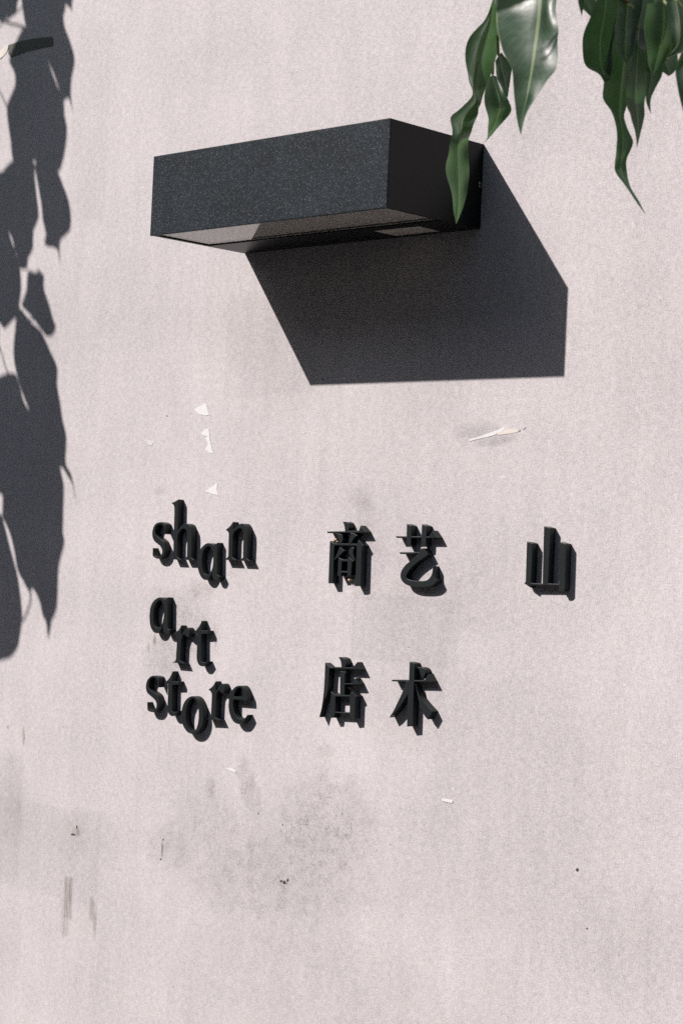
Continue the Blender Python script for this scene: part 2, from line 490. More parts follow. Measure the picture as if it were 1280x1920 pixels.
# housing: closed box with a pocket in its underside
gx0, gx1, gy0, gy1 = 0.0035, W - 0.0035, -D + 0.0045, -0.050
pz = 0.016
hv, hf = [], []
def q(*pts):
    b = len(hv); hv.extend(pts); hf.append(tuple(range(b, b + len(pts))))
yf = -D + 0.0016
o8 = [(0,yf,0),(W,yf,0),(W,0.0008,0),(0,0.0008,0)]
i4 = [(gx0,gy0,0),(gx1,gy0,0),(gx1,gy1,0),(gx0,gy1,0)]
for k in range(4):
    k2 = (k + 1) % 4
    q(o8[k], o8[k2], i4[k2], i4[k])
    q(i4[k], i4[k2], (i4[k2][0], i4[k2][1], pz), (i4[k][0], i4[k][1], pz))
    q((o8[k][0],o8[k][1],H), (o8[k2][0],o8[k2][1],H), o8[k2], o8[k])
q(*[(x,y,pz) for x,y,_ in i4])
q(*[(x,y,H) for x,y,_ in o8])
bm = bmesh.new()
bv = [bm.verts.new((x, y, z + LZ)) for x, y, z in hv]
for ff in hf: bm.faces.new([bv[i] for i in ff])
bmesh.ops.remove_doubles(bm, verts=bm.verts, dist=1e-6)
bmesh.ops.recalc_face_normals(bm, faces=bm.faces)
eds = [e for e in bm.edges if len(e.link_faces) == 2 and e.calc_face_angle() > 0.5 and all(v.co.y < -0.001 or v.co.x < 0.0 for v in e.verts)]
bmesh.ops.bevel(bm, geom=eds, offset=0.0005, segments=2, affect='EDGES', profile=0.6)
bm.verts.ensure_lookup_table()
vv = [v.co.copy() for v in bm.verts]; vf = [tuple(v.index for v in ff.verts) for ff in bm.faces]
bm.free()
mesh_obj('housing', vv, vf, M_HOUSE, lamp, (W / 2, -D / 2, LZ))
# front plate, sparkling powder coat, slightly proud of the housing
v, f = box_vf((-0.0004, -D, LZ - 0.0004), (W + 0.0002, yf + 0.0001, LZ + H + 0.0003))
bevelled('front_plate', v, f, M_COAT, lamp, (W / 2, -D, LZ), 0.0007)
# glass plate and frosted diffuser in the pocket
v, f = box_vf((gx0 + 0.0004, gy0 + 0.0004, LZ + 0.0010), (gx1 - 0.0004, gy1 - 0.0004, LZ + 0.0038))
glass = bevelled('glass_panel', v, f, M_GLASS, lamp, (W / 2, (gy0 + gy1) / 2, LZ + 0.001), 0.0003)
v, f = box_vf((gx0 + 0.004, gy0 + 0.003, LZ + 0.0024), (gx1 - 0.004, gy1 - 0.004, LZ + 0.0065))
bevelled('diffuser', v, f, M_DIFF, lamp, (W / 2, (gy0 + gy1) / 2, LZ + 0.0085), 0.0006)
# rating label under the housing
gl = G('rating_label')
P = gl.co.outputs['Object']
ln = gl.n('ShaderNodeTexBrick')
gl.t.links.new(gl.vmath('MULTIPLY', P, (1, 1, 1)), ln.inputs['Vector'])
ln.inputs['Scale'].default_value = 1.0
ln.inputs['Brick Width'].default_value = 0.006
ln.inputs['Row Height'].default_value = 0.0042
ln.inputs['Mortar Size'].default_value = 0.0011
wob = gl.ramp(gl.noise(P, 620, 2, 0.7), 0.50, 0.56)
row = gl.math('MULTIPLY', gl.math('SUBTRACT', 1.0, ln.outputs['Fac']), wob)
blk = gl.ramp(gl.noise(P, 75, 1, 0.4), 0.46, 0.52)
row = gl.math('MULTIPLY', row, blk)
gl.set(gl.b.inputs['Base Color'], gl.mix(row, (0.50, 0.47, 0.42), (0.03, 0.03, 0.03)))
gl.b.inputs['Roughness'].default_value = 0.6
zc = Vector((0, 0, LZ))
lc = [at_plane(x, y, zc, Vector((0, 0, 1))) for x, y in ((701.7, 432.2), (742, 441), (822.9, 432.2), (782.5, 423.2))]
lx0 = (lc[0].x + lc[1].x) / 2; lx1 = (lc[2].x + lc[3].x) / 2
ly0 = max(min((lc[0].y + lc[3].y) / 2, (lc[1].y + lc[2].y) / 2), gy1 + 0.003); ly1 = max((lc[0].y + lc[3].y) / 2, (lc[1].y + lc[2].y) / 2)
v, f = box_vf((lx0, ly0, LZ - 0.0004), (lx1, ly1, LZ - 0.00002))
mesh_obj('rating_label', v, f, gl.m, lamp, ((lx0 + lx1) / 2, (ly0 + ly1) / 2, LZ))
# screw with hexagon socket in the side
sp_ = at_plane(898.5, 346, Vector((W, 0, 0)), Vector((1, 0, 0)))
def ring(cx, cy, cz, r, n, x):
    return [(x, cy + r * math.cos(2*math.pi*k/n), cz + r * math.sin(2*math.pi*k/n)) for k in range(n)]
sv, sf = [], []
n = 18
prof = [(0.0026, W - 0.001), (0.0026, W + 0.0010), (0.0022, W + 0.0015), (0.0013, W + 0.0015), (0.0012, W + 0.0004)]
for r, x in prof: sv += ring(0, sp_.y, sp_.z, r, n, x)
for i in range(len(prof) - 1):
    for k in range(n): sf.append((i*n+k, i*n+(k+1)%n, (i+1)*n+(k+1)%n, (i+1)*n+k))
sf.append(tuple(range((len(prof)-1)*n, len(prof)*n)))
mesh_obj('screw', sv, sf, M_STEEL, lamp, (W, sp_.y, sp_.z))

# ---------------------------------------------------------------- raised letters
def letter_material(name, k):
    g = G(name)
    P = g.co.outputs['Object']
    fine = g.noise(P, 1200, 3, 0.7)
    mott = g.noise(P, 60, 4, 0.6)
    s = g.n('ShaderNodeVectorMath', operation='SCALE')
    s.inputs[0].default_value = (0.0155 * k, 0.0195 * k, 0.0205 * k)
    kk = g.math('MULTIPLY', g.math('MULTIPLY_ADD', g.math('SUBTRACT', mott, 0.5), 0.5, 1.0), g.math('MULTIPLY_ADD', g.math('SUBTRACT', fine, 0.5), 1.5, 1.0))
    g.set(s.inputs['Scale'], kk)
    # rubbed, dusty spots
    wear = g.ramp(g.noise(P, 150, 5, 0.75), 0.66, 0.80)
    g.set(g.b.inputs['Base Color'], g.mix(g.math('MULTIPLY', wear, 0.35), s.outputs[0], (0.11, 0.11, 0.105)))
    g.b.inputs['Roughness'].default_value = 0.42
    g.b.inputs['Specular IOR Level'].default_value = 0.22
    g.bump(fine, 0.3, 0.00015)
    return g.m
M_LET = letter_material('black_letter_paint', 1.0)
M_CHAR = letter_material('black_character_paint', 1.15)
M_GLUE = simple('glue', (0.42, 0.31, 0.20), 0.35, 0.5, 0.3, 500)
T = 0.0072
def parse(s):
    out = []
    for w_ in s.split():
        c = w_.endswith('*')
        x, y = w_.rstrip('*').split(',')
        out.append((float(x), float(y), c))
    return out
def outline(spec, ox, oy, sc, out):
    """smooth runs between corner points (*), as 2D x, z points in metres on the front face"""
    pts = []
    for x, y, c in parse(spec):
        p = at(ox + x / sc, oy + y / sc, out)
        pts.append((Vector((p.x, p.z)), c))
    n = len(pts)
    res = []
    for i in range(n):
        p1, c1 = pts[i]; p2, c2 = pts[(i + 1) % n]
        res.append(p1)
        if c1 and c2: continue
        p0 = pts[i - 1][0] if not c1 else p1 * 2 - p2
        p3 = pts[(i + 2) % n][0] if not c2 else p2 * 2 - p1
        if c1: p0 = p1 + (p1 - p2) * 0.6
        if c2: p3 = p2 + (p2 - p1) * 0.6
        for k in range(1, 5):
            t = k / 5
            res.append(0.5 * ((2 * p1) + (p2 - p0) * t + (2*p0 - 5*p1 + 4*p2 - p3) * t*t + (3*p1 - p0 - 3*p2 + p3) * t**3))
    return res
def slab(loops, t, bev=0.00032):
    """extruded, finely bevelled slab with holes; verts in world coordinates, back sunk 0.4 mm into the wall"""
    c = bpy.data.curves.new('tmp', 'CURVE')
    c.dimensions = '2D'; c.fill_mode = 'BOTH'
    back = 0.0004
    c.extrude = (t + back) / 2 - bev
    c.bevel_depth = bev; c.bevel_resolution = 1; c.offset = -bev
    for lp in loops:
        s = c.splines.new('POLY')
        s.points.add(len(lp) - 1)
        for i, p in enumerate(lp): s.points[i].co = (p.x, p.y, 0, 1)
        s.use_cyclic_u = True
    o = bpy.data.objects.new('tmp', c)
    COL.objects.link(o)
    dg = bpy.context.evaluated_depsgraph_get()
    me = bpy.data.meshes.new_from_object(o.evaluated_get(dg))
    mid = (t - back) / 2
    V = [Vector((v.co.x, -(v.co.z + mid), v.co.y)) for v in me.vertices]
    F = [tuple(p.vertices) for p in me.polygons]
    bpy.data.objects.remove(o); bpy.data.curves.remove(c); bpy.data.meshes.remove(me)
    return V, F
def glyph(name, label, cat, group, mat, ox, oy, sc, strokes):
    V, F = [], []
    for i, st in enumerate(strokes):
        st = [st] if isinstance(st, str) else st
        t = T + 0.00011 * i
        v_, f_ = slab([outline(s, ox, oy, sc, t) for s in st], t)
        b = len(V)
        V += v_; F += [tuple(j + b for j in ff) for ff in f_]
    bx = (min(p.x for p in V) + max(p.x for p in V)) / 2
    bz = min(p.z for p in V)
    o = mesh_obj(name, V, F, mat, None, (bx, 0, bz))
    bm = bmesh.new(); bm.from_mesh(o.data)
    bmesh.ops.remove_doubles(bm, verts=bm.verts, dist=1e-6)
    bmesh.ops.recalc_face_normals(bm, faces=bm.faces)
    bm.to_mesh(o.data); bm.free()
    return tag(o, label, cat, group)
GL = 'raised letters of the wall sign'
GC = 'raised Chinese characters of the wall sign'
glyph('raised_letter', 'black raised letter s beginning the uppermost word under the lamp', 'letter', GL, M_LET, 280, 970, 20.22, [
 '400,180 250,230 160,350 110,520 105,680 130,800 200,920 320,1020 420,1110 470,1220 482,1310 455,1400 400,1460 330,1490 260,1480 210,1430 165,1300 137,1165* 126,1165* 115,1450* 190,1525 300,1570 400,1560 480,1515 550,1430 590,1320 600,1200 585,1050 550,950 480,870 380,790 290,710 235,620 222,540 230,420 280,320 370,270 430,265 490,300 545,380 575,480 590,635* 610,640* 630,262* 570,222 500,190'])
glyph('raised_letter', 'tall black raised letter h with pointed top serif', 'letter', GL, M_LET, 315, 930, 14.215, [
 '78,185* 180,145 272,90* 275,98* 262,918* 330,820 400,760 480,735 560,765 610,830 630,930 632,1060* 615,1640* 692,1712* 400,1702* 500,1610* 508,1100 495,950 460,890 410,870 350,895 300,960 262,1040 248,1150* 240,1620* 340,1702* 92,1692* 125,1600 140,1420* 165,450* 160,290 130,225'])
glyph('raised_letter', 'black raised letter a hanging lowest in the uppermost word', 'letter', GL, M_LET, 365, 1010, 19.69, [[
 '700,240* 620,185 520,165 420,180 320,250 230,350 150,500 100,680 90,850 105,1050 150,1250 220,1400 310,1500 400,1530 480,1510 550,1420 600,1320 628,1235* 640,1330 670,1450 720,1525 780,1550 860,1530 930,1380* 870,1365 820,1315* 830,165* 842,152* 760,205',
 '500,275 420,310 330,420 280,600 260,800 265,1000 290,1150 340,1270 400,1320 460,1340 530,1310 590,1220 640,1100 668,950 680,750 670,550 640,420 590,330 540,285']])
glyph('raised_letter', 'black raised letter n ending the uppermost word', 'letter', GL, M_LET, 415, 970, 18.286, [
 '135,425* 250,340 330,250 395,155* 402,165* 405,430* 470,350 560,270 640,225 710,210 790,240 850,310 885,400 900,520 900,700* 870,1410* 978,1502* 585,1488* 735,1380* 748,700 740,520 715,430 670,385 610,375 540,400 460,470 410,540 390,650* 368,1370* 505,1478* 60,1455* 160,1410 232,1330* 246,620 235,520 190,465'])
glyph('raised_letter', 'black raised letter a beginning the middle word', 'letter', GL, M_LET, 272, 1112, 18.286, [[
 '680,225* 600,170 500,150 400,180 300,260 220,380 165,550 148,750 148,900 165,1080 210,1220 280,1330 350,1375 430,1375 500,1330 560,1220 590,1130 602,1075* 605,1200 630,1320 680,1390 740,1410 810,1400 872,1250* 800,1235 768,1195* 776,150* 690,215*',
 '490,250 420,290 350,400 300,560 280,750 285,950 320,1100 380,1170 450,1195 520,1180 570,1080 610,950 640,780 645,600 630,450 590,330 540,265']])
glyph('raised_letter', 'black raised letter r hanging lower than its neighbours in the middle word', 'letter', GL, M_LET, 320, 1165, 20.22, [
 '95,455* 250,370 330,280 395,155* 400,165* 400,520* 460,430 540,300 610,240 660,260 710,330 715,440 690,560 650,605 610,600 550,540 500,490 450,530 420,620 395,740* 345,1480* 512,1612* 50,1568* 150,1520 192,1440* 228,800 232,680 180,520'])
glyph('raised_letter', 'black raised letter t ending the middle word', 'letter', GL, M_LET, 360, 1160, 18.286, [
 '330,78* 270,210 190,330 110,420 30,475* 60,502* 160,520* 168,900* 150,1300 165,1430 200,1540 270,1620 350,1640 405,1625 470,1550 520,1470* 430,1500 350,1490 315,1465* 312,535* 545,520* 550,415* 322,402*'])
glyph('raised_letter', 'black raised letter s beginning the lowest word', 'letter', GL, M_LET, 270, 1260, 20.22, [
 '340,145 230,185 130,300 75,440 65,580 80,700 130,810 220,900 330,990 420,1090 460,1180 470,1280 450,1370 400,1430 340,1460 260,1445 205,1390 150,1270 127,1150* 116,1150* 120,1430* 170,1490 260,1525 360,1535 440,1510 510,1440 560,1330 580,1200 570,1050 530,930 460,840 350,760 250,690 190,600 175,480 190,360 240,260 320,215 390,225 450,280 500,370 520,470 537,572* 560,590* 580,212* 500,170 420,150'])
glyph('raised_letter', 'black raised letter t second in the lowest word', 'letter', GL, M_LET, 308, 1255, 18.286, [
 '285,72* 220,210 150,330 70,410 5,470* 20,512* 130,515* 122,850* 105,1300 115,1430 150,1530 220,1600 290,1610 350,1580 420,1510 470,1430* 400,1460 330,1475 260,1440* 275,540* 480,530* 490,425* 280,407*'])
glyph('raised_letter', 'black raised round letter o hanging lowest of all letters', 'letter', GL, M_LET, 335, 1300, 19.69, [[
 '500,110 390,140 260,250 160,420 100,650 90,850 110,1050 170,1230 270,1390 370,1470 480,1505 600,1495 700,1440 790,1330 860,1180 900,1000 905,800 880,600 830,430 760,280 680,180 590,125',
 '500,195 420,240 340,380 280,560 255,760 260,960 300,1150 370,1310 440,1390 510,1410 580,1390 650,1290 700,1130 730,930 735,750 720,570 690,420 640,290 570,210']])
glyph('raised_letter', 'black raised letter r fourth in the lowest word', 'letter', GL, M_LET, 385, 1270, 19.2, [
 '95,455* 230,350 300,260 365,148* 370,155* 378,510* 430,420 500,300 580,235 650,255 690,330 695,430 670,540 630,590 580,575 530,520 485,480 440,510 405,600 390,720* 355,1440* 515,1555* 45,1535* 130,1480 192,1400* 225,700 215,580 170,500'])
glyph('raised_letter', 'black raised letter e ending the lowest word', 'letter', GL, M_LET, 425, 1280, 20.22, [[
 '480,120 370,140 250,230 150,370 90,570 65,800 70,1000 110,1200 180,1380 280,1510 400,1570 510,1570 600,1530 680,1440 740,1330 782,1228* 700,1330 620,1370 540,1385 440,1350 340,1230 270,1080 240,880 242,650* 785,690* 780,500 750,380 700,270 630,170 560,125',
 '265,535* 590,548* 595,400 570,270 520,200 470,190 400,220 330,320 280,450']])
char_a = glyph('raised_character', 'black raised Chinese character, tall open frame round a small box', 'character', GC, M_CHAR, 610, 975, 13.474, [
 '35,288* 492,283* 480,180 455,90 425,42* 520,47 585,80 607,150 600,210 560,272* 835,272* 885,140* 1020,297* 1015,322* 50,332*',
 '108,530* 220,592* 790,602* 835,500* 960,640* 915,700* 888,1580 875,1640 835,1668* 735,1672* 705,1560* 755,1480* 788,655* 235,640* 215,700* 190,1602* 70,1602*',
 '250,338* 330,345 400,370 435,430 435,500 395,600* 345,605* 335,510 300,410',
 '630,318* 715,335* 800,395* 720,460 635,610* 600,610* 600,480 625,400',
 '360,675* 475,780* 400,860 300,950 205,1030* 290,850 335,730',
 '722,712* 690,688 645,692 600,740 580,810 600,880 660,950 757,1022* 710,900 695,800',
 ['325,945* 430,1000* 550,1005* 590,935* 700,1030* 665,1090* 640,1395* 555,1400* 555,1335* 400,1335* 390,1412* 300,1420*',
  '410,1050* 555,1050* 550,1295* 400,1290*']])
char_b = glyph('raised_character', 'black raised Chinese character with a sweeping bowl under two short uprights', 'character', GC, M_CHAR, 735, 975, 12.19, [
 '75,368* 835,380* 920,238* 1032,400* 1025,412* 95,410*',
 '332,90* 440,130* 425,585* 318,614*',
 '675,95* 790,140* 765,590* 655,612*',
 '160,735* 620,735* 670,645* 720,648* 820,792* 700,880 560,980 430,1100 350,1210 315,1295 335,1340 400,1370 520,1390 700,1395 800,1370 870,1300 910,1200 930,1055* 945,1055* 950,1200 970,1310 1010,1370 1010,1400 960,1460 870,1515 700,1535 500,1530 370,1500 260,1440 200,1350 185,1250 220,1140 310,1020 420,930 540,820 600,772* 180,778*'])
glyph('raised_character', 'black raised Chinese character of three upright prongs standing apart from the rest', 'character', GC, M_CHAR, 960, 970, 8.533, [
 '232,388* 325,415* 298,1052* 482,1062* 505,142* 612,170* 570,1060* 742,1066* 757,395* 862,425* 838,1150* 800,1185* 745,1185* 742,1093* 300,1090* 285,1125* 188,1058* 212,1030*'])
char_d = glyph('raised_character', 'black raised Chinese character with dotted roof, sloping left stroke and square box', 'character', GC, M_CHAR, 595, 1228, 12.8, [
 '180,190* 300,292* 575,298* 560,180 530,100 495,52* 590,62 660,100 690,170 680,250 658,305* 845,305* 950,175* 1035,348* 1030,356* 285,328* 270,550 255,790 215,980 155,1110 110,1280 50,1502* 38,1502* 90,1300 125,1080 160,700',
 '540,390* 680,410* 655,480* 645,985* 535,982*',
 '640,690* 850,688* 905,560* 992,692* 985,714* 640,712*',
 ['320,880* 430,960* 765,970* 820,870* 955,1000* 905,1040* 885,1530* 765,1545* 770,1415* 415,1397* 400,1515* 310,1515*',
  '430,1005* 770,1010* 770,1392* 420,1368*']])
glyph('raised_character', 'black raised Chinese character shaped like a tree with spreading legs and a dot', 'character', GC, M_CHAR, 728, 1238, 12.19, [
 '65,448* 820,462* 905,315* 1002,490* 990,502* 80,487*',
 '480,38* 605,70* 585,460* 550,1512* 420,1522* 440,760* 465,450*',
 '400,480* 320,720 200,980 100,1180 12,1312* 100,1255* 230,1100 350,930 445,765* 465,480*',
 '612,555* 625,560* 660,700 720,830 830,980 1002,1170* 910,1352* 888,1357* 800,1240 720,1050 670,850 640,700',
 '645,158* 750,163 825,205 848,270 825,350 790,425* 730,330 700,230'])
# crumbs of glue squeezed out behind three of the characters
def crumb(parent, px, py, out, r):
    c = at(px, py, out)
    bm = bmesh.new()
    bmesh.ops.create_icosphere(bm, subdivisions=2, radius=r)
    for v_ in bm.verts:
        k = 1 + random.uniform(-0.3, 0.3)
        v_.co = Vector((v_.co.x * k * 1.2, v_.co.y * k, v_.co.z * k))
    V = [v_.co + c for v_ in bm.verts]; F = [tuple(x.index for x in f_.verts) for f_ in bm.faces]
    bm.free()
    mesh_obj('glue_crumb', V, F, M_GLUE, parent, c, smooth=True)
crumb(char_a, 629.5, 1012, 0.0018, 0.0019)
crumb(char_a, 632.5, 1016, 0.0012, 0.0014)
crumb(char_a, 655.5, 1088, 0.002, 0.0015)
crumb(char_a, 660, 1086.5, 0.0012, 0.0012)
crumb(char_d, 655.5, 1290.5, 0.002, 0.0019)
crumb(char_d, 660, 1293, 0.001, 0.0013)

# ---------------------------------------------------------------- torn paper, tape on the wall
M_PAPER = simple('white_paper', (0.77, 0.78, 0.79), 0.8, 0.3, 0.04, 300)
M_CREAM = simple('cream_paper', (0.74, 0.70, 0.63), 0.8, 0.3, 0.05, 300)
M_FAINT = simple('thin_pale_paper', (0.69, 0.67, 0.68), 0.85, 0.3, 0.05, 500)
def scrap(name, pts, mat, t, label, cat, group=None, parent=None, lift=0.0):
    pp = [at(x, y) for x, y in pts]
    n = len(pp)
    cx = sum((p for p in pp), Vector()) / n
    V = [p + Vector((0, 0.0002, 0)) for p in pp] + [p + (cx - p) * 0.02 + Vector((0, -t - lift * random.random(), 0)) for p in pp]
    F = [tuple(range(n, 2 * n))] + [(i, (i+1) % n, n + (i+1) % n, n + i) for i in range(n)]
    o = mesh_obj(name, V, F, mat, parent, (cx.x, 0, min(p.z for p in pp)))
    bm = bmesh.new(); bm.from_mesh(o.data)
    bmesh.ops.triangulate(bm, faces=[f_ for f_ in bm.faces if len(f_.verts) > 4])
    bmesh.ops.recalc_face_normals(bm, faces=bm.faces)
    bm.to_mesh(o.data); bm.free()
    if label: tag(o, label, cat, group)
    return o
def zp(ox, oy, sc, s):
    return [(ox + float(a.split(',')[0]) / sc, oy + float(a.split(',')[1]) / sc) for a in s.split()]
GP = 'paper scraps left on the wall'
scrap('paper_scrap', zp(260, 740, 6.4, '672,182 700,155 750,130 785,100 815,122 828,170 850,242 800,252 730,235 690,205'), M_PAPER, 0.0003, 'white fan shaped paper scrap, uppermost of the scraps above the words', 'paper', GP)
scrap('paper_scrap', zp(260, 740, 6.4, '748,458 790,420 832,408 845,410 852,500 865,590 898,712 850,695 796,660 838,590 800,520 830,500 780,490'), M_PAPER, 0.0003, 'white hourglass shaped paper scrap with two torn notches', 'paper', GP)
scrap('paper_scrap', zp(260, 740, 6.4, '790,1164 860,1120 930,1066 948,1062 940,1140 958,1206 900,1198 840,1175'), M_PAPER, 0.0003, 'white triangular paper scrap above the tall letter h', 'paper', GP)
scrap('paper_scrap', zp(260, 740, 6.4, '78,532 120,550 165,560 178,580 160,605 125,608 105,575'), M_FAINT, 0.0002, 'faint pale paper scrap standing apart from the white ones', 'paper', GP)
scrap('paper_scrap', zp(300, 1300, 3.2, '402,455 425,448 440,458 458,466 452,478 435,470 415,464'), M_PAPER, 0.0003, 'small ragged white paper scrap below the letter e', 'paper', GP)
scrap('paper_scrap', zp(640, 1340, 2.0, '376,318 392,317 418,323 416,333 398,329 378,325'), M_PAPER, 0.0005, 'short straight white paper strip low on the wall below the characters', 'paper', GP)
torn = empty('torn_paper', at(925, 815))
tag(torn, 'torn white and cream paper strip tapering to a point beneath the lamp shadow', 'paper')
scrap('white_strip', zp(820, 760, 6.4, '375,412 450,390 545,360 640,325 740,290 805,262 818,275 790,300 760,325 720,335 690,355 620,375 540,392 460,412 380,432'), M_PAPER, 0.00025, None, None, parent=torn, lift=0.0001)
scrap('cream_strip', zp(820, 760, 6.4, '705,348 735,328 780,302 820,280 870,282 930,288 968,290 975,318 900,332 820,345 740,354'), M_CREAM, 0.0002, None, None, parent=torn, lift=0.0001)
gt = G('brown_tape')
P = gt.co.outputs['Object']
gt.set(gt.b.inputs['Base Color'], gt.mix(gt.ramp(gt.noise(P, 240, 5, 0.7), 0.35, 0.7), (0.07, 0.075, 0.06), (0.13, 0.13, 0.11)))
gt.b.inputs['Roughness'].default_value = 0.5
gt.bump(gt.noise(P, 180, 3), 0.5, 0.0004)
scrap('tape_strip', zp(0, 0, 3.0, '48,250 120,228 200,212 290,203 300,215 300,258 240,268 150,290 60,322 45,300'), gt.m, 0.0004, 'dull brown strip of tape on the wall within the leaf shadow', 'tape')
scrap('paper_scrap', zp(0, 0, 3.0, '-10,292 8,280 30,262 50,252 48,268 40,290 22,312 2,330 -8,322'), M_CREAM, 0.0004, 'cream torn paper scrap at the end of the brown tape', 'paper', GP, lift=0.0006)

# ---------------------------------------------------------------- leaves and trees
def leaf_material(name, top, trans, vein, tw=0.4, rough=0.33):
    g = G(name)
    uv = g.co.outputs['UV']
    s = g.n('ShaderNodeSeparateXYZ'); g.t.links.new(uv, s.inputs[0])
    u = g.math('ABSOLUTE', g.math('SUBTRACT', s.outputs[0], 0.5))       # 0 at the midrib, 0.5 at the rim
    rib = g.ramp(u, 0.038, 0.014)
    rim = g.ramp(u, 0.478, 0.492)
    # side veins: slanted lines
    ph = g.math('MULTIPLY_ADD', s.outputs[1], 15.0, g.math('MULTIPLY', u, -7.0))
    fr = g.math('ABSOLUTE', g.math('SUBTRACT', g.math('FRACT', ph), 0.5))
    sv = g.math('MULTIPLY', g.ramp(fr, 0.06, 0.0), 0.22)
    vn = g.math('MAXIMUM', g.math('MAXIMUM', rib, g.math('MULTIPLY', rim, 0.55)), sv)
    nz = g.noise(g.co.outputs['Object'], 45, 4)
    base = g.mix(g.ramp(nz, 0.3, 0.7), tuple(c * 0.75 for c in top), tuple(c * 1.25 for c in top))
    oi = g.n('ShaderNodeObjectInfo')
    base = g.mix(g.math('MULTIPLY', oi.outputs['Random'], 0.5), base, (top[0] * 2.0, top[1] * 1.35, top[2] * 0.7))
    base = g.mix(vn, base, vein)
    spot = g.ramp(g.noise(g.co.outputs['Object'], 75, 2, 0.5), 0.70, 0.75)
    base = g.mix(g.math('MULTIPLY', spot, 0.8), base, (0.06, 0.035, 0.015))
    g.set(g.b.inputs['Base Color'], base)
    g.set(g.b.inputs['Roughness'], g.ramp(g.noise(g.co.outputs['Object'], 90, 3), 0.3, 0.7, rough - 0.06, rough + 0.10))
    g.b.inputs['Specular IOR Level'].default_value = 0.9
    hb = g.math('MULTIPLY_ADD', vn, -0.7, g.noise(g.co.outputs['Object'], 160, 2))
    g.bump(hb, 0.12, 0.0008)
    tr = g.n('ShaderNodeBsdfTranslucent')
    g.set(tr.inputs['Color'], g.mix(vn, g.mix(g.ramp(nz, 0.3, 0.7), tuple(c * 0.85 for c in trans), tuple(c * 1.15 for c in trans)), tuple(min(1, c * 1.6) for c in trans)))
    mx = g.n('ShaderNodeMixShader')
    mx.inputs[0].default_value = tw
    g.t.links.new(g.b.outputs[0], mx.inputs[1])
    g.t.links.new(tr.outputs[0], mx.inputs[2])
    g.t.links.new(mx.outputs[0], g.out.inputs['Surface'])
    return g.m
M_LEAF = leaf_material('leaf', (0.020, 0.052, 0.042), (0.085, 0.21, 0.055), (0.26, 0.31, 0.17), 0.29, 0.42)
M_TWIG = simple('twig_bark', (0.30, 0.27, 0.14), 0.6, 0.3, 0.25, 90)
M_STALK = simple('green_stalk', (0.22, 0.27, 0.11), 0.5, 0.4, 0.2, 90)
M_BARK = simple('tree_bark', (0.15, 0.125, 0.10), 0.9, 0.2, 0.35, 25, bump=0.02)

def loft_leaf(stations, tip, d0, a0, dd=0.0, zx=820, zy=0, zs=2.7826, name='leaf', parent=None, nz=0.3):
    """stations: (Lx,Ly,Mx,My,Rx,Ry[,aL,aR]) outline and midrib read from the photograph; a = turn of each half leaf
    about the upright (0: parallel to the wall, 90: square to it)"""
    L, M, R = [], [], []
    n = len(stations)
    for i, s in enumerate(stations):
        Mp = at(zx + s[2] / zs, zy + s[3] / zs, d0 + dd * i / n)
        aL, aR = (s[6], s[7]) if len(s) > 6 else a0
        for lst, (x, y), a in ((L, s[0:2], aL), (R, s[4:6], aR)):
            nn = Vector((math.sin(math.radians(a)), -math.cos(math.radians(a)), nz if a < 45 else 0.05))
            lst.append(at_plane(zx + x / zs, zy + y / zs, Mp, nn))
        M.append(Mp)
    tp = at(zx + tip[0] / zs, zy + tip[1] / zs, d0 + dd)
    for l in (L, M, R): l.append(tp)
    L, M, R = (catmull(l, 4) for l in (L, M, R))
    V, F, UV = [], [], []
    nu = 4
    N = len(M)
    for i in range(N):
        wid = (R[i] - L[i]).length
        row = []
        for k in range(-nu, nu + 1):
            t = abs(k) / nu
            e = (L if k < 0 else R)[i]
            p = M[i].lerp(e, t)
            # each half bulges a little, the rim waves
            nrm = (e - M[i]).cross(M[min(i+1, N-1)] - M[max(i-1, 0)])
            if nrm.length > 1e-9:
                nrm.normalize()
                p = p + nrm * (wid * (0.05 * math.sin(math.pi * t) + 0.05 * t * math.sin(i * 0.7 + d0 * 40 + (2 if k < 0 else 0)))) * (1 if k > 0 else -1)
            V.append(p); UV.append((0.5 + 0.5 * k / nu, i / (N - 1)))
    c = 2 * nu + 1
    for i in range(N - 1):
        for k in range(c - 1):
            F.append((i*c+k, i*c+k+1, (i+1)*c+k+1, (i+1)*c+k))
    o = mesh_obj(name, V, F, M_LEAF, parent, M[0], smooth=True, uvs=UV)
    return o, M[0]

def add_tube(name, pts, r0, r1, mat, parent, seg=8, sub=4):
    P_ = catmull([Vector(p) for p in pts], sub)
    n = len(P_)
    V, F = tube(P_, [r0 + (r1 - r0) * i / (n - 1) for i in range(n)], seg)
    return mesh_obj(name, V, F, mat, parent, P_[0], smooth=True)
def nearest(p, polys):
    best = None
    for pl in polys:
        for q_ in pl:
            d_ = (q_ - p).length
            if best is None or d_ < best[0]: best = (d_, q_)
    return best[1]
def petiole(leaf, p, target):
    mid = (p + target) / 2 + Vector((0, 0, 0.006))
    Pp = catmull([target, mid, p], 3)
    V, F = tube(Pp, [0.0011] * len(Pp), 6)
    mesh_obj('petiole', V, F, M_STALK, leaf, p, smooth=True)

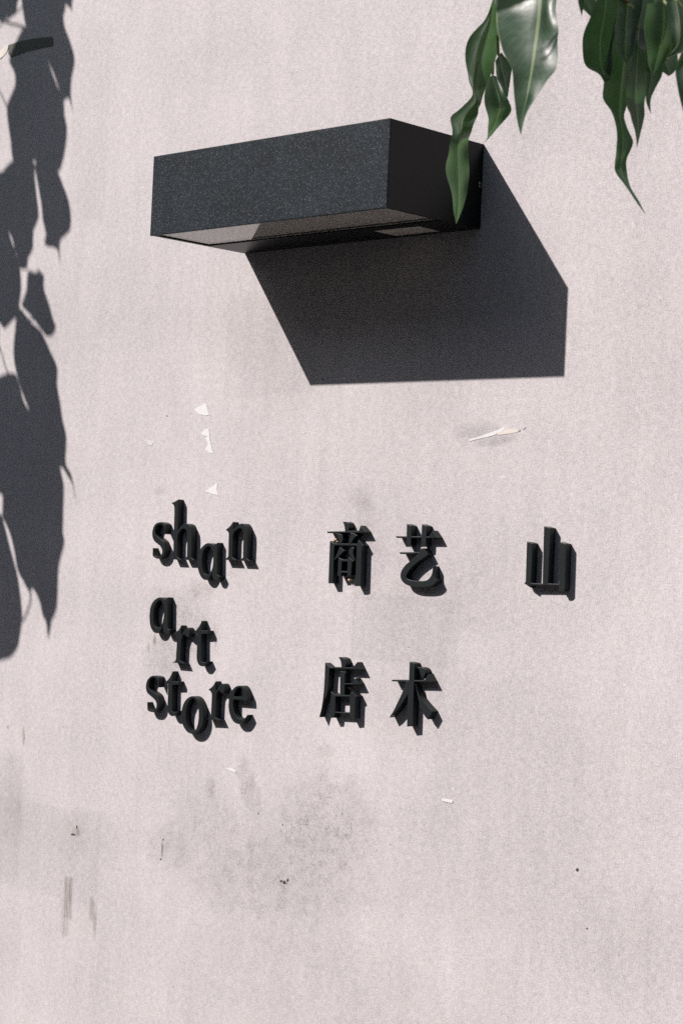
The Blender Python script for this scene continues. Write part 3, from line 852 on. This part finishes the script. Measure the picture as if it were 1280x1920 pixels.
def std_leaf_mesh():
    """a hanging wavy leaf 0.13 m long with a drip tip, base at the origin, pointing down -Z"""
    prof = [(0, .004), (.06, .35), (.16, .72), (.3, 1.0), (.45, .93), (.6, .68), (.73, .38), (.83, .16), (.92, .06), (1, .01)]
    V, F, UV = [], [], []
    N = len(prof); nu = 3
    for i, (t, w_) in enumerate(prof):
        for k in range(-nu, nu + 1):
            s = k / nu
            V.append((0.026 * w_ * s, -0.018 * math.sin(math.pi * t) + 0.010 * abs(s) * w_ + 0.003 * math.sin(7 * t + 2 * s), -0.13 * t + 0.006 * s * s))
            UV.append((0.5 + 0.5 * s, t))
    c = 2 * nu + 1
    for i in range(N - 1):
        for k in range(c - 1):
            F.append((i*c+k, i*c+k+1, (i+1)*c+k+1, (i+1)*c+k))
    me = bpy.data.meshes.new('leaf')
    me.from_pydata(V, [], F)
    me.materials.append(M_LEAF)
    me.polygons.foreach_set('use_smooth', [True] * len(me.polygons))
    ul = me.uv_layers.new(name='UVMap')
    for lp in me.loops: ul.data[lp.index].uv = UV[lp.vertex_index]
    return me
STD = std_leaf_mesh()
def clear_of_view(p, r=0.09):
    """true if a leaf of reach r at p neither stands in the picture nor throws its shadow into it"""
    for dz in (0, -0.07, -0.14):
        for dx in (-r, 0, r):
            P_ = p + Vector((dx * 0.6, 0, dz))
            if P_.y > -0.03: return False
            x, y, z = pix(P_)
            if z > 0 and -90 < x < 1370 and -90 < y < 2010: return False
            s = P_ + SUN * (-P_.y)
            x, y, z = pix(s)
            if -60 < x < 1340 and -60 < y < 1980: return False
    return True
def scatter(tree, twigs, n, reach, rng):
    pts = [q_ for t in twigs for q_ in t]
    done = 0
    for _ in range(n * 12):
        if done >= n: break
        b = rng.choice(pts)
        p = b + Vector((rng.uniform(-reach, reach), rng.uniform(-reach, reach), rng.uniform(-0.03, 0.01)))
        if not clear_of_view(p) or not clear_of_view(b): continue
        o = bpy.data.objects.new('leaf', STD)
        COL.objects.link(o)
        o.parent = tree
        o.location = p - parent_world(tree)
        o.rotation_euler = (rng.uniform(-0.4, 0.4), rng.uniform(-0.35, 0.35), rng.uniform(0, 6.28))
        k = rng.uniform(0.8, 1.25)
        o.scale = (k, k, k)
        V, F = tube([b, (b + p) / 2 + Vector((0, 0, 0.004)), p], [0.001, 0.0009, 0.0008], 5)
        mesh_obj('petiole', V, F, M_TWIG, tree, b, smooth=True)
        done += 1

# --- tree at the right: its drooping leaves hang into the picture
Z0 = Vector((0, 0, GZ))
tree = empty('drooping_tree', (1.25, -0.62, 0))
tag(tree, 'drooping green leaves of a tree hanging before the wall beside the lamp', 'tree')
add_tube('trunk', [(1.25, -0.62, -0.05), (1.24, -0.60, 0.7), (1.27, -0.58, 1.5), (1.22, -0.52, 2.3), (1.20, -0.50, 2.9)], 0.065, 0.03, M_BARK, tree, 12)
LIMBS = [[(1.22, -0.52, 2.3), (1.10, -0.42, 2.55), (0.92, -0.33, 2.66), (0.74, -0.26, 2.60), (0.60, -0.23, 2.45)],
         [(1.20, -0.50, 2.9), (1.05, -0.45, 3.05), (0.9, -0.35, 3.05), (0.78, -0.3, 2.95)],
         [(1.23, -0.54, 2.2), (1.40, -0.45, 2.5), (1.6, -0.4, 2.6), (1.8, -0.38, 2.5)]]
limb_pts = []
for L_ in LIMBS:
    add_tube('limb', L_, 0.018, 0.007, M_BARK, tree, 8)
    limb_pts.append(catmull([Vector(p) for p in L_], 6))
zz = lambda x, y, o: at(820 + x / 2.7826, y / 2.7826, o)
TWIGS = [
    [limb_pts[0][-1], zz(780, -420, 0.18), zz(560, -260, 0.155), zz(370, -120, 0.16), zz(300, -20, 0.195)],
    [limb_pts[0][-4], zz(1020, -330, 0.22), zz(1000, -140, 0.21), zz(1010, -50, 0.20)],
    [limb_pts[0][-8], zz(1520, -200, 0.24), zz(1400, 90, 0.235), zz(1275, 205, 0.225), zz(1190, 300, 0.215), zz(1108, 372, 0.21)],
    [limb_pts[0][-2], zz(790, -320, 0.22), zz(640, -190, 0.23), zz(570, -120, 0.232), zz(550, -85, 0.233)],
]
twig_pts = []
for T_ in TWIGS:
    add_tube('twig', T_, 0.0032, 0.0013, M_TWIG, tree, 7)
    twig_pts.append(catmull([Vector(p) for p in T_], 6))
S_ = [
 # long twisted leaf, in front of the lamp's end
 ([(285,0,296,-5,306,-8, 80,80),(250,95,268,105,305,115, 25,80),(168,190,235,200,325,235, 20,82),(146,310,195,350,292,330, 15,80),(160,410,185,440,248,470, 20,78),
   (185,490,200,520,224,545, 35,60),(115,565,165,572,214,566, 12,18),(72,612,130,625,203,612, 8,14),(76,695,122,690,178,680, 30,40),(57,785,110,765,165,735, 75,80),
   (46,860,112,860,156,830, 80,82),(60,960,114,955,170,910, 80,80),(80,1060,112,1060,150,1000, 80,80),(90,1130,102,1135,124,1110, 78,78)], (96,1168), 0.205, (70,75), -0.01),
 # broad glossy leaf
 ([(290,-70,548,-70,650,-70, 12,12),(300,50,536,40,618,50, 12,20),(315,160,525,140,628,150, 14,14),(335,245,512,235,632,230, 30,8),(380,345,495,340,615,345, 44,8),(395,430,480,430,575,425, 52,10),(402,520,465,510,505,515, 54,20),(412,610,445,600,462,600, 54,30)], (434,706), 0.235, (30,8), 0.058, 0.44),
 # small backlit leaf and the dark one below it
 ([(300,318,318,288,334,268),(304,370,335,360,375,325),(320,425,350,410,388,365),(345,490,358,480,376,440)], (366,506), 0.19, (78,78), 0.0),
 ([(272,398,288,388,306,395),(245,480,310,470,335,470),(250,550,328,540,370,520),(262,620,315,600,385,575),(265,672,297,655,340,635),(256,722,270,705,295,690)], (237,749), 0.18, (66,40), 0.0),
 # dark cluster
 ([(835,-30,880,-30,945,-30),(800,80,870,90,940,110),(758,190,850,200,915,220),(757,290,850,300,910,320),(785,350,860,360,905,380),(845,390,872,395,900,410)], (868,426), 0.20, (54,54), 0.0),
 ([(985,0,1010,-10,1065,0),(930,120,985,110,1050,110),(882,320,975,320,1015,340),(862,460,960,460,1000,470),(868,520,955,530,985,555),(910,590,950,600,974,610),(936,690,965,690,992,675),(930,790,965,780,1022,742),
   (924,850,955,850,985,830),(932,905,962,900,990,900),(985,975,995,970,1006,975),(1035,1050,1042,1050,1052,1050)], (1086,1122), 0.185, (52,52), 0.0),
 ([(1010,150,1050,150,1110,150),(1000,350,1040,350,1100,350),(985,540,1035,520,1085,520),(1005,602,1045,600,1078,590),(1028,672,1045,670,1065,670)], (1040,770), 0.20, (78,78), 0.0),
 ([(1080,240,1120,240,1185,250),(1082,370,1120,370,1172,380),(1083,460,1105,460,1142,450),(1088,530,1100,530,1112,515)], (1113,596), 0.21, (58,56), 0.0),
 ([(1060,-40,1140,-40,1230,-40),(1020,100,1130,100,1245,120),(1050,230,1150,230,1255,240),(1130,330,1190,320,1252,320),(1180,376,1207,368,1236,372)], (1204,396), 0.19, (58,56), 0.0),
 ([(1190,20,1240,-10,1300,-30),(1215,110,1260,110,1320,100),(1220,200,1260,200,1320,200),(1212,252,1240,250,1290,262)], (1193,302), 0.235, (25,30), 0.0),
 ([(1272,268,1300,268,1340,280),(1243,350,1290,350,1350,360),(1247,430,1295,430,1350,440),(1268,530,1300,530,1340,540)], (1302,640), 0.225, (40,30), 0.0),
 ([(722,-40,760,-40,835,-40),(738,15,775,10,822,15),(765,52,795,45,815,48)], (803,88), 0.205, (58,56), 0.0),
 ([(728,-30,738,-30,765,-30),(736,20,745,20,762,20)], (752,84), 0.215, (58,56), 0.0),
 ([(940,-40,1000,-40,1075,-40),(940,60,990,60,1060,60),(925,140,985,150,1040,160),(930,250,980,260,1020,270)], (985,330), 0.212, (58,56), 0.0),
 ([(1090,20,1180,0,1300,-20),(1080,140,1180,140,1270,150),(1090,260,1160,260,1215,260),(1100,330,1140,330,1180,330)], (1120,400), 0.225, (58,56), 0.0),
]
allpts = twig_pts + limb_pts
for st, tip, d0, a0, dd, *nz in S_:
    o, m0 = loft_leaf(st, tip, d0, a0, dd, parent=tree, nz=nz[0] if nz else 0.3)
    petiole(o, m0, nearest(m0, twig_pts))
# leaves above the picture that shade the dark cluster
rng = random.Random(5)
def free_leaf(tree, p, rz, k, tilt=(0, 0)):
    o = bpy.data.objects.new('leaf', STD)
    COL.objects.link(o); o.parent = tree
    o.location = p - parent_world(tree)
    o.rotation_euler = (tilt[0], tilt[1], rz); o.scale = (k, k, k)
    b = nearest(p, allpts)
    V, F = tube([b, (b + p) / 2 + Vector((0, 0, 0.004)), p], [0.0012, 0.001, 0.0009], 5)
    mesh_obj('petiole', V, F, M_TWIG, tree, b, smooth=True)
SC = zz(1010, 250, 0.20) + TO_SUN * 0.42 + Vector((0, 0, 0.13))
sl = [Vector((1.20, -0.50, 2.9)), Vector((1.0, -0.52, 3.02)), SC + Vector((0.22, 0, 0.1)), SC, SC + Vector((-0.06, 0, -0.03))]
add_tube('limb', sl, 0.014, 0.004, M_BARK, tree, 8)
allpts.append(catmull(sl, 8))
for (x, y, dist, kk) in ((1170, 60, .43, 1.2), (1210, 170, .40, 1.1), (860, 0, .42, 1.0), (1010, 30, .42, 1.1), (1100, -20, .42, 1.2)):
    c = zz(x, y, 0.20) + TO_SUN * dist
    p = c + Vector((0, 0, 0.06 * kk))
    free_leaf(tree, p, rng.uniform(-0.75, -0.35), kk, (rng.uniform(-0.3, -0.1), rng.uniform(-0.15, 0.15)))
scatter(tree, limb_pts + twig_pts, 90, 0.09, rng)

# --- tree at the left, outside the picture: its leaves throw the shadow down the left of the wall
tree2 = empty('shade_tree', (-1.75, -0.80, 0))
tag(tree2, 'drooping tree whose leaf shadow falls down the wall left of the lamp', 'tree')
add_tube('trunk', [(-1.75, -0.80, -0.05), (-1.74, -0.78, 0.8), (-1.70, -0.75, 1.7), (-1.66, -0.70, 2.4), (-1.62, -0.66, 3.0)], 0.07, 0.03, M_BARK, tree2, 12)
def cast(x, y, d):
    """point d metres out from the wall whose sun shadow falls on photograph pixel x, y"""
    return at(x, y) - SUN * d
D2 = 0.34
hang = [cast(x, y, D2 + o_) for x, y, o_ in ((60, -330, .02), (70, -120, .01), (78, 80, 0), (62, 220, 0), (42, 320, 0), (30, 430, .005), (28, 520, .005), (40, 640, 0), (62, 740, 0), (66, 900, 0), (62, 1060, 0), (57, 1108, 0), (57, 1130, 0), (43, 1166, 0))]
LIMB2 = [[Vector((-1.66, -0.70, 2.4)), Vector((-1.4, -0.5, 2.7)), Vector((-1.05, -0.36, 2.78)), hang[0] + Vector((-0.12, -0.02, 0.09)), hang[0]],
         [Vector((-1.62, -0.66, 3.0)), Vector((-1.9, -0.5, 3.1)), Vector((-2.2, -0.45, 3.0))],
         [Vector((-1.68, -0.72, 2.2)), Vector((-1.45, -0.55, 2.45)), Vector((-1.2, -0.45, 2.4)), Vector((-1.05, -0.4, 2.2))]]
limb2 = []
for L_ in LIMB2:
    add_tube('limb', L_, 0.016, 0.005, M_BARK, tree2, 8)
    limb2.append(catmull(L_, 6))
add_tube('twig', hang, 0.0024, 0.0011, M_TWIG, tree2, 7)
hp = catmull(hang, 6)
stalk2 = [cast(x, y, D2 + 0.004) for x, y in ((-60, 10), (4, 38), (38, 48), (72, 60))]
add_tube('twig', stalk2, 0.0013, 0.0013, M_TWIG, tree2, 6)
stalk3 = [cast(x, y, D2 + 0.004) for x, y in ((-40, 110), (0, 172), (16, 202), (50, 230))]
add_tube('twig', stalk3, 0.0010, 0.0010, M_TWIG, tree2, 6)
stalk4 = [cast(x, y, D2 + 0.004) for x, y in ((-20, 600), (0, 652), (16, 702), (40, 725))]
add_tube('twig', stalk4, 0.0010, 0.0010, M_TWIG, tree2, 6)
SHADOW = [
 '70,-40 116,-40 118,0 120,43 128,67 138,97 140,120 135,143 133,177 137,214 129,183 118,190 110,165 100,135 90,112 75,60',
 '40,56 60,42 76,50 90,112 108,162 120,190 121,215 126,240 123,277 115,313 107,322 85,310 60,300 40,312 24,300 20,265 13,215 15,190 28,160 27,135 17,115 22,98',
 '108,320 117,343 128,373 133,403 131,433 115,448 112,467 113,504 108,468 93,463 83,457 86,437 80,413 77,380 68,330 66,305 80,296 100,305',
 '-20,335 5,320 24,300 62,300 65,330 70,375 73,408 63,433 62,467 53,484 51,503 37,503 32,482 25,455 17,435 0,425 -30,400',
 '-40,390 0,375 17,437 32,482 38,505 40,540 37,565 33,590 20,605 8,617 7,600 -5,590 -25,560',
 '52,507 66,511 74,504 76,510 83,517 82,540 92,570 100,600 105,613 100,627 88,631 73,612 57,590 41,574 43,562 50,540',
 '33,577 45,586 58,604 74,617 82,631 95,660 108,690 107,720 113,755 118,790 125,820 123,860 125,875 133,888 139,915 143,948 136,908 127,880 112,877 106,858 95,828 82,797 70,785 55,770 32,705 25,660 28,620',
 '-30,715 0,705 15,699 30,702 38,728 46,756 60,775 80,795 95,830 108,862 118,900 120,925 112,940 111,970 118,1000 121,1020 113,1050 109,1080 107,1140 97,1165 95,1180 90,1199 88,1180 86,1165 80,1155 75,1130 65,1108 60,1105 53,1108 45,1092 33,1070 28,1040 20,1005 10,980 4,968 13,957 12,940 5,928 -20,908 -40,800',
 '-60,945 -8,958 5,972 16,1015 26,1052 34,1085 40,1130 42,1165 37,1190 35,1210 25,1228 10,1237 -20,1232 -60,1150',
 '-50,-40 34,-40 32,10 28,28 14,32 0,38 -40,25',
 '118,-60 140,-50 136,0 135,10 136,20 133,8 125,3 110,-10',
 '38,-50 120,-50 122,20 100,70 60,72 46,40 46,10',
 '-90,600 -10,590 -2,640 -6,700 -40,760 -90,740',
 '-90,100 -30,80 -4,120 -8,180 -30,260 -80,240',
]
for i, s in enumerate(SHADOW):
    pts = [tuple(map(float, a.split(','))) for a in s.split()]
    cx = sum(p[0] for p in pts) / len(pts); cy = sum(p[1] for p in pts) / len(pts)
    d0 = D2 + (0.006 if i % 2 else -0.006) + 0.004 * ((i * 7) % 3 - 1)
    kx, ky = random.uniform(-0.00018, 0.00018), random.uniform(-0.00006, 0.00006)
    loop = catmull([Vector(p) for p in pts], 2, True)
    V = [cast(p.x, p.y, d0 + kx * (p.x - cx) + ky * (p.y - cy) + 0.006 * math.cos((p.x - cx) * 0.045)) for p in loop]
    bm = bmesh.new()
    bv = [bm.verts.new(p) for p in V]
    fc = bm.faces.new(bv)
    bmesh.ops.triangulate(bm, faces=[fc], ngon_method='BEAUTY')
    bm.verts.index_update()
    F = [tuple(x.index for x in f_.verts) for f_ in bm.faces]
    bm.free()
    ys = [p[1] for p in pts]; y0, y1 = min(ys), max(ys); xs = [p[0] for p in pts]; x0, x1 = min(xs), max(xs)
    UV = [((p.x - x0) / (x1 - x0), (p.y - y0) / (y1 - y0)) for p in loop]
    o = mesh_obj('leaf', V, F, M_LEAF, tree2, max(V, key=lambda p: p.z), smooth=True, uvs=UV)
    top = max(V, key=lambda p: p.z)
    ctr = sum(V, Vector()) / len(V)
    a_ = cast(66, 598, d0) if i == 5 else top.lerp(ctr, 0.2)
    b_ = nearest(a_, [hp])
    Vt, Ft = tube([b_, (a_ + b_) / 2, a_], [0.0009] * 3, 5)
    mesh_obj('petiole', Vt, Ft, M_TWIG, o, b_, smooth=True)
scatter(tree2, limb2, 90, 0.10, random.Random(11))
